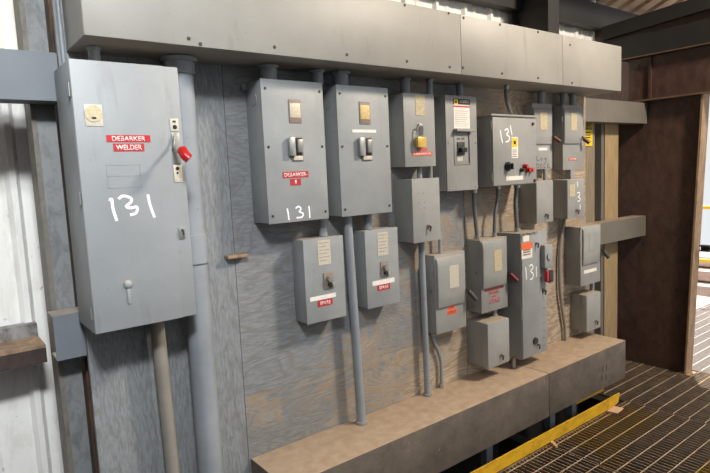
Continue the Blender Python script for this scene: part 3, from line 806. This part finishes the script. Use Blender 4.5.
# ---- rotary / lever safety switches with raised lids
def lid_switch(name, TL, TR, BL, BR, depth, label, lid, plt, plmat, grip, gmat, mat='box2', lid_out=.016, hinge=True):
    t = enclosure(name, TL, TR, BL, BR, depth, label, 'safety switch', mat, body_name='enclosure_body')
    x0, x1, z0, z1, Y = R(t)
    lx0, lx1, lz0, lz1 = rect(*lid, Y - lid_out)
    lx1 = min(lx1, x1 - .001); lx0 = max(lx0, x0 + .002); lz1 = min(lz1, z1 - .004)
    # raised lid: curved top in side section
    ya = Y; H = lz1 - lz0; o_ = lid_out
    prof = [(ya + .001, lz1), (ya - o_ * .45, lz1 - .004), (ya - o_ * .85, lz1 - H * .07), (ya - o_, lz1 - H * .2), (ya - o_ * .97, lz0 + H * .25), (ya - o_ * .8, lz0 + H * .03), (ya - o_ * .55, lz0), (ya + .001, lz0)]
    mb = MB().prism([(lx0, y, z) for y, z in prof], (lx1 - lx0, 0, 0))
    bmesh.ops.recalc_face_normals(mb.bm, faces=mb.bm.faces)
    ed = [e for e in mb.bm.edges if (abs(e.verts[0].co.x - e.verts[1].co.x) < 1e-6) and not (e.verts[0].co.y > ya and e.verts[1].co.y > ya)]
    bmesh.ops.bevel(mb.bm, geom=ed, offset=.006, segments=3, profile=.5, affect='EDGES')
    ld = mb.build('raised_lid', mat, t)
    Yl = ya - o_
    plate('nameplate', *plt, Yl, plmat, ld, .0015)
    # lever on the right flank
    g0, g1 = grip
    pv = at(g0[0] - 2.5, g0[1] - 3.5, Y + .03); pv.x = x1 + .012
    a_ = at(*g0, Y - .02); b_ = at(*g1, Y - .05)
    hdl = MB().cyl((x1 - .001, pv.y, pv.z), (x1 + .018, pv.y, pv.z), .016, None, 16).tube([Vector((x1 + .014, pv.y, pv.z)), Vector((x1 + .016, pv.y - .01, pv.z - .004)), a_], .0055, 8).build('operating_lever', 'dark', t)
    MB().tube([a_, a_.lerp(b_, .15), a_.lerp(b_, .5), a_.lerp(b_, .85), b_], .0125, 12).build('grip', gmat, hdl)
    if hinge:
        zz = lz0 + (lz1 - lz0) * .7
        MB().cyl((x0 - .003, Y + .004, zz - .014), (x0 - .003, Y + .004, zz + .014), .0035, None, 8).build('hinge', 'galv', t)
    p = Vector((x0 - .001, Y + depth * .35, (z0 + z1) / 2 + .02))
    MB().cyl(p + Vector((.002, 0, 0)), p + Vector((-.004, 0, 0)), .006, None, 10).build('side_stud', 'galv', t)
    return t
J = lid_switch('safety_switch', (434.5, 255), (463.8, 250.8), (436.4, 335), (467.3, 326.2), .075, 'grey safety switch with a torn orange label and dull black lever',
               ((437.5, 258.5), (465.5, 302.5)), ((449, 266), (459, 286.5)), 'plate', ((468.5, 291), (476.5, 300)), 'olive')
plate_text('torn_label', (448, 306.5), (454.3, 308), R(J)[4], 'orange', J, ['DO NOT'], 'redink', 'torn orange label', pad=.1, vpad=.15)
plate_text('torn_label', (447.2, 310.8), (456.8, 312.6), R(J)[4], 'orange', J, ['OPERATE'], 'redink', 'torn orange label', pad=.1, vpad=.15)
K = lid_switch('safety_switch', (479.8, 240.6), (506.1, 235.8), (482.4, 314.1), (508.4, 306.2), .10, 'grey safety switch with red printed warning text and dark red lever',
               ((483, 241.5), (507.5, 284)), ((494, 250.5), (502, 270)), 'plate2', ((510, 274), (517.5, 281)), 'darkred')
YK = R(K)[4]
o = plate('warning_strip', (484.4, 287.3), (503.5, 287.4), YK, 'darkred', K, .001)
zq = [((489, 291.6), (499, 292.5), 'BREAKER'), ((491.9, 295.4), (496, 296.6), 'NOT'), ((489, 299.6), (500, 301.2), 'LOCKED')]
for a, b, s_ in zq:
    x_, xx_, za_, zb_ = rect(a, b, YK); text(s_, x_, xx_, za_, zb_, YK, 'redink', K)

# ---- L tall 131
L_ = enclosure('tall_starter_enclosure', (520.9, 232.2), (546.6, 231), (521.3, 360.1), (547.5, 350.8), .158, 'tall narrow grey box numbered 131 with orange and white stickers and a side switch', 'electrical box', 'box', cover=False)
x0, x1, z0, z1, Y = R(L_)
xr = at(541, 300, Y).x
dr = MB().box(x0 + .004, xr, Y - .006, Y - .0005, z0 + .004, z1 - .004, .002).build('door', 'box', L_)
YD = Y - .006
for py in (245, 315):
    zz = at(519, py, Y).z
    MB().cyl((x0 - .002, Y - .002, zz - .03), (x0 - .002, Y - .002, zz + .03), .0045, None, 10).build('hinge', 'steel', L_)
text('Big Beam No 1', *rect((522.5, 233), (537, 235), YD), YD, 'ink', dr, 'small_print')
plate('white_sticker', (523, 236), (529, 241), YD, 'white', dr, .001)
st = plate('warning_sticker', (521.4, 243.5), (532.2, 257.3), YD, 'white', dr, .001)
plate('orange_band', (521.4, 243.5), (532.2, 248.2), YD - .001, 'orange', st, .0005)
mb = MB()
for py in (250, 252, 254.5):
    a = rect((523, py), (530.5, py + .0), YD - .001); mb.box(a[0], a[1], YD - .0016, YD - .001, a[2], a[3])
mb.build('printed_lines', 'scar', st)
stroke('painted_number', [[(525.6, 267), (526, 272), (526.6, 279.5)], [(529.3, 266.5), (531.5, 264.5), (533, 268), (530.5, 271), (533.3, 274), (532, 279), (529.8, 279)], [(536.3, 266.5), (536.3, 272), (536.7, 277)]], YD, .0036, 'chalk', dr, 'white hand painted 131')
latch(dr, 536, 243.5, YD, .009); 
lt = latch(L_, 543.5, 290.5, Y, .014)
p = at(535, 340.7, YD)
MB().cyl(p, p + Vector((0, -.010, 0)), .020, .018, 20).build('sealing_knob', 'dark', dr)
latch(dr, 537.5, 344.5, YD, .008)
mb = MB()
for k in range(7):
    p = at(544.2, 300 + k * 7.5, Y); mb.box(p.x - .006, p.x + .004, Y - .002, Y, p.z - .002, p.z + .002)
mb.build('gasket_clips', 'scar', L_)
# side switch unit
x_, xx_, za_, zb_ = rect((541, 245), (549, 266.5), Y - .01)
su = MB().box(x_, xx_, Y - .035, Y + .0, za_, zb_, .005, 3).build('side_switch', 'box', L_)
MB().cyl(((x_ + xx_) / 2, Y - .034, (za_ + zb_) / 2), ((x_ + xx_) / 2, Y - .042, (za_ + zb_) / 2), .022, .02, 20).build('cover_disc', 'box', su)
x_, xx_, za_, zb_ = rect((544.8, 271), (547, 281.5), Y - .03)
MB().box(x_, xx_, Y - .045, Y - .025, za_, zb_, .004).build('switch_grip', 'red', su)
x_, xx_, za_, zb_ = rect((547, 271), (551.5, 281.5), Y - .03)
MB().box(x_, xx_, Y - .045, Y - .025, za_, zb_, .004).build('switch_grip', 'black', su)
a = at(546.5, 266, Y - .02)
MB().box(a.x - .006, a.x + .03, Y - .03, Y - .01, at(547, 271.5, Y - .02).z, a.z + .004, .002).build('link', 'steel', su)
for px_, lab in ((513.5, 'left stub pipe'), ):
    a = at(px_, 363, -.10)
    o = MB().cyl((a.x, -.10, .462), (a.x, -.10, z0), .012, None, 14).build('conduit_nipple', 'galv'); tag(o, 'short stub pipe under the tall box numbered 131', 'conduit fitting')

# ---- small boxes with a sloped top
def small_box(TL, TR, BL, BR, depth, label, lt, mat='box2'):
    Y = -depth
    a, b, c, d = at(*TL, Y), at(*TR, Y), at(*BL, Y), at(*BR, Y)
    x0, x1, z1, z0 = (a.x + c.x) / 2, (b.x + d.x) / 2, (a.z + b.z) / 2, (c.z + d.z) / 2
    t = thing('junction_box', ((x0 + x1) / 2, 0, z0), label, 'electrical box')
    t['_r'] = (x0, x1, z0, z1, Y)
    mb = MB().box(x0 + .002, x1 - .002, Y + .003, 0, z0 + .002, z1 + .002, .003); mb.build('enclosure_body', mat, t)
    MB().box(x0, x1, Y, Y + .05, z0, z1, .003).build('front_cover', mat, t)
    latch(t, *lt, Y)
    return t
Mx = small_box((486.9, 324.5), (507.7, 318.6), (489.4, 369), (511, 360.8), .20 * .72, 'small grey box with sloping dusty top below the red lever safety switch', (501, 355.3))
P_ = small_box((536, 181.3), (553, 180.4), (537.4, 223.5), (553.5, 221.8), .12, 'small grey box with one latch under the box marked Log Deck', (545.8, 215))
Q_ = small_box((567, 179.6), (583.4, 179), (568.2, 218.4), (585, 216.8), .12, 'small grey box with 131 painted down its front', (576.5, 210.5))
YQ = R(Q_)[4]
plate('nameplate', (569.3, 184.5), (575, 196), YQ, 'plate2', Q_, .0015)
stroke('painted_number', [[(577.3, 181.5), (577.8, 187)], [(577, 193), (579.5, 192.5), (579.5, 195.5), (578, 197), (580.3, 198.5), (579.5, 201), (577.5, 201)], [(580, 204), (580.3, 209)]], YQ, .003, 'chalk', Q_, 'white hand painted 131 reading downwards')
S_ = small_box((586.3, 295.9), (600.7, 291.7), (587.2, 331.4), (600.7, 328), .114, 'last small grey box at lower right, just above the dusty wireway end', (595.5, 321))

# ---- N, O, R
N_ = lid_switch('safety_switch', (531.6, 103.3), (550.8, 103.9), (533.0, 169.5), (553.2, 168.6), .06, 'grey safety switch hand lettered Log Deck beside the square control panel',
                ((533.6, 107), (552.6, 144)), ((540, 112.5), (547.3, 129.8)), 'plate2', ((554, 137.5), (560.3, 142)), 'brownred', lid_out=.014, hinge=False)
YN = R(N_)[4]
plate('white_tape', (538.3, 147.8), (547.2, 150.4), YN, 'white', N_)
stroke('handwriting', [[(536.3, 156), (536.8, 160.3), (539.2, 160.2)], [(541.5, 157.8), (540.4, 159.2), (541.7, 160.4), (542.8, 159), (541.5, 157.8)], [(545.8, 157.8), (544.4, 158.8), (545.6, 160.2), (545.9, 157.6), (546, 162.3), (544.2, 163)],
                       [(536.3, 163.8), (536.5, 168.3), (538.8, 167.2), (538.6, 164.8), (536.3, 163.8)], [(542, 164), (540.4, 164.2), (540.6, 168), (542.2, 167.9)], [(540.5, 166), (541.8, 165.9)], [(545.3, 164.2), (543.6, 165), (543.8, 167.6), (545.5, 167.5)], [(547.2, 163.4), (547.4, 168)], [(549.6, 163.6), (547.4, 165.8), (549.9, 167.8)]],
       YN, .0017, 'ink', N_, 'black hand lettering reading Log Deck', 1)
O_ = lid_switch('safety_switch', (562.6, 105), (581.6, 105.6), (563.0, 169.8), (584.2, 169.4), .07, 'grey safety switch with a small faded orange label, beside the yellow caution sign',
                ((565, 107.5), (581.5, 143.5)), ((571, 113), (577, 130.5)), 'plate2', ((583.5, 138.5), (589.5, 143)), 'brownred', lid_out=.014)
YO = R(O_)[4]
plate_text('name_label', (568.5, 158), (576.5, 160.2), YO, 'salmon', O_, ['SPARE'], pad=.1)
Rr = lid_switch('safety_switch', (580.6, 226), (599.9, 225), (580.6, 286), (601.0, 281.9), .11, 'grey safety switch at far right with white tape, mounted over the lower girt end',
                ((584, 227), (600.5, 261.5)), ((589, 233), (596, 250)), 'box2', ((603.5, 251), (609, 258)), 'olive', lid_out=.014)
plate('white_tape', (583.8, 270.8), (596.5, 270.6), R(Rr)[4], 'white', Rr)

# caution sign on the studs
Ysg = .118
t = thing('caution_sign', at(586, 146, Ysg), 'small black and yellow caution sign on the boards right of the upper safety switches', 'sign')
bp_ = plate('sign_plate', (581, 121.5), (592.3, 146), Ysg, 'yellow', t, .0015)
hb = plate('header_panel', (582, 122), (592, 129.7), Ysg - .0015, 'ink', t, .0006)
x_, xx_, za_, zb_ = rect((582.4, 123.3), (591.7, 128.6), Ysg - .0021); text('CAUTION', x_, xx_, za_, zb_, Ysg - .0021, 'yellow', hb)
mb = MB()
for py in (132, 134.5, 137):
    a = rect((584, py), (590.5, py + 1.1), Ysg - .0015); mb.box(a[0], a[1], Ysg - .0022, Ysg - .0015, a[2], a[3])
mb.build('printed_lines', 'ink', t)

# ---- remaining conduits on the right
zH, zI, zK1, zL1, zJ1 = R(H)[2], R(I_)[2], R(K)[3], R(L_)[3], R(J)[3]
def flex(P, r, label, mat='flex', ends=True, rib=.07):
    base = min(P, key=lambda v: v[2])
    t = thing('flexible_conduit', base, label, 'conduit')
    MB().tube(curve_pts(P, 12), r, 10, 1, rib).build('flexible_tube', mat, t)
    if ends:
        for p, s in ((P[0], -1), (P[-1], 1)):
            p = Vector(p); MB().cyl(p, p + Vector((0, 0, s * .02)), r * 1.5, None, 12).build('connector', 'steel', t)
    return t
def W(px, py, Y, z=None):
    v = at(px, py, Y); return Vector((v.x, Y, v.z if z is None else z))
flex([W(474, 192, -.05, zH), W(474.2, 205, -.05), W(475.5, 220, -.05), W(477.3, 236, -.05, zK1)], .011, 'flexible conduit from the labelled breaker box down to the red lever safety switch')
flex([W(498, 189, -.06, zI), W(497.3, 200, -.06), W(495, 215, -.06), W(494.2, 232, -.06, zK1)], .0095, 'left thin flexible conduit hanging from the square control panel')
flex([W(517, 188, -.08, zI), W(515.6, 200, -.08), W(515.8, 212, -.08), W(517.3, 228, -.08, zL1)], .012, 'right flexible conduit from the square control panel into the top of the tall 131 box')
xg = R(G)[1]; xj = at(439.8, 246, -.04).x
o = MB().tube(curve_pts([Vector((xg, -.04, zG0 + .05)), Vector((xg + (xj - xg) * .6, -.04, zG0 + .048)), Vector((xj, -.04, zG0 + .02)), Vector((xj, -.04, zJ1))], 6), .0085, 12).build('conduit_elbow', 'conduit')
tag(o, 'small elbow from the side of the plain latched box into the orange labelled safety switch', 'conduit')
flex([W(432.6, 334, -.02, R(J)[2]), W(434.2, 342, -.02), W(438.5, 352, -.02), W(441.2, 364, -.02), W(441.6, 386, -.02, .463)], .009, 'bent flexible conduit from the orange labelled safety switch down to the lower wireway', 'conduit', True, 0)
a = at(494.8, 313, -.06)
t = thing('conduit_nipple', (a.x, -.06, R(Mx)[3]), 'short fitting between the red lever safety switch and the small box below', 'conduit fitting')
MB().cyl((a.x, -.06, R(Mx)[3] - .002), (a.x, -.06, R(K)[2]), .012, None, 14).build('pipe', 'steel', t)
MB().cyl((a.x, -.06, R(Mx)[3] - .0), (a.x, -.06, R(Mx)[3] + .012), .018, None, 8).build('locknut', 'steel', t)
flex([W(564.3, 219, -.02), W(562.4, 230, -.02), W(560.3, 248, -.02), W(559.6, 270, -.02), W(560.2, 292, -.02), W(562.8, 312, -.02), W(564.8, 326, -.02), W(565.2, 342, -.02, .463)], .010, 'long bent conduit on the plywood between the tall 131 box and the far right switch', 'conduit_dusty', False, 0)
a = at(569.2, 174, -.05)
o = MB().box(a.x - .016, a.x + .016, -.07, -.03, R(Q_)[3], R(O_)[2]).build('conduit_nipple', 'conduit'); tag(o, 'square nipple between the faded orange labelled switch and the small box painted 131', 'conduit fitting')
for px, w, zb, lab in ((563.3, 3.8, R(O_)[3], 'left conduit fitting above the safety switch beside the caution sign'), (572.3, 3.6, R(O_)[3], 'right conduit fitting above the safety switch beside the caution sign'), (541, 4.5, R(N_)[3], 'conduit fitting above the safety switch lettered Log Deck')):
    nip(px, 93, 103, w, -.045, 'conduit', lab, z0=zb)
drop(545, 175, -.05, R(N_)[2], R(P_)[3], .012, 'short conduit between the Log Deck switch and the small box under it')
drop(592, 289, -.05, R(Rr)[2], R(S_)[3], .014, 'short conduit between the far right safety switch and the last small box')

# ============================================================ OUTSIDE THE DOORWAY
for z_, lab in ((1.04, 'upper yellow handrail beyond the dark column'), (.44, 'lower yellow handrail beyond the dark column')):
    o = MB().tube([(6.9, 2.2, z_), (6.9, -2.6, z_)], .022, 12).build('handrail', 'railyellow'); tag(o, lab, 'rail')
for y in (1.8, -1.4):
    pass
for i, z_ in enumerate((-.02, .12, .26)):
    o = MB().box(7.2 + i * .22, 8.1, -2.6, 2.4, z_ - .02, z_ + .10, .006).build('timber_plank', 'lumber_out')
    tag(o, ['lowest', 'middle', 'topmost'][i] + ' pale sunlit plank step beyond the yellow handrails', 'plank', 'plank steps outside the doorway')

# ============================================================ LIGHTS
t = thing('high_bay_lamp', (3.5, -2.2, 3.75), 'round high bay lamp hanging from the roof over the walkway', 'lamp')
MB().cyl((3.5, -2.2, 3.76), (3.5, -2.2, 3.86), .26, .08, 28).build('lamp_shade', 'house', t)
ld = bpy.data.lights.new('lamp_light', 'AREA'); ld.shape = 'DISK'; ld.size = .55; ld.energy = 230; ld.color = (1.0, .86, .70)
lo = bpy.data.objects.new('lamp_light', ld); lo.location = (3.5, -2.2, 3.74)
d = Vector((2.0, 0, 1.1)) - Vector(lo.location); lo.rotation_euler = d.to_track_quat('-Z', 'Y').to_euler(); COL.objects.link(lo)
t = thing('fill_light', (-.1, -2.5, 3.3), 'unseen cool white fill lamp added over the left end of the walkway', 'lamp')  # added fill lamp out of frame, lifts the siding and left box
MB().cyl((-.1, -2.5, 3.31), (-.1, -2.5, 3.40), .26, .08, 28).build('lamp_shade', 'house', t)
ld = bpy.data.lights.new('fill_light_area', 'AREA'); ld.shape = 'DISK'; ld.size = .5; ld.spread = math.radians(80); ld.energy = 36; ld.color = (.95, .98, 1.0)
lo = bpy.data.objects.new('fill_light_area', ld); lo.location = (-.1, -2.5, 3.29)
d = Vector((-.15, .4, 1.0)) - Vector(lo.location); lo.rotation_euler = d.to_track_quat('-Z', 'Y').to_euler(); COL.objects.link(lo)
sl = bpy.data.lights.new('sun', 'SUN'); sl.energy = 9.0; sl.angle = .02; sl.color = (1, .95, .88)
so = bpy.data.objects.new('sun', sl); so.rotation_euler = Vector((-.48, -.25, -1)).to_track_quat('-Z', 'Y').to_euler(); so.location = (9, 3, 8); COL.objects.link(so)

w = bpy.data.worlds.new('World'); SC.world = w; w.use_nodes = True
bg = w.node_tree.nodes['Background']; bg.inputs[0].default_value = (.93, .97, 1.0, 1); bg.inputs[1].default_value = .8

# ============================================================ CAMERA
cd = bpy.data.cameras.new('Camera'); cam = bpy.data.objects.new('Camera', cd); COL.objects.link(cam)
cd.sensor_fit = 'HORIZONTAL'; cd.sensor_width = 36.0; cd.lens = FPX / 710 * 36.0; cd.clip_start = .02
m = Matrix((R2, U2, -FW)).transposed().to_4x4(); m.translation = EYE; cam.matrix_world = m
SC.camera = cam
for o in bpy.data.objects:
    if '_r' in o.keys(): del o['_r']
SC.view_settings.view_transform = 'Standard'; SC.view_settings.look = 'None'
SC.view_settings.exposure = 0.16; SC.view_settings.gamma = 1.0; SC.view_settings.use_curve_mapping = False
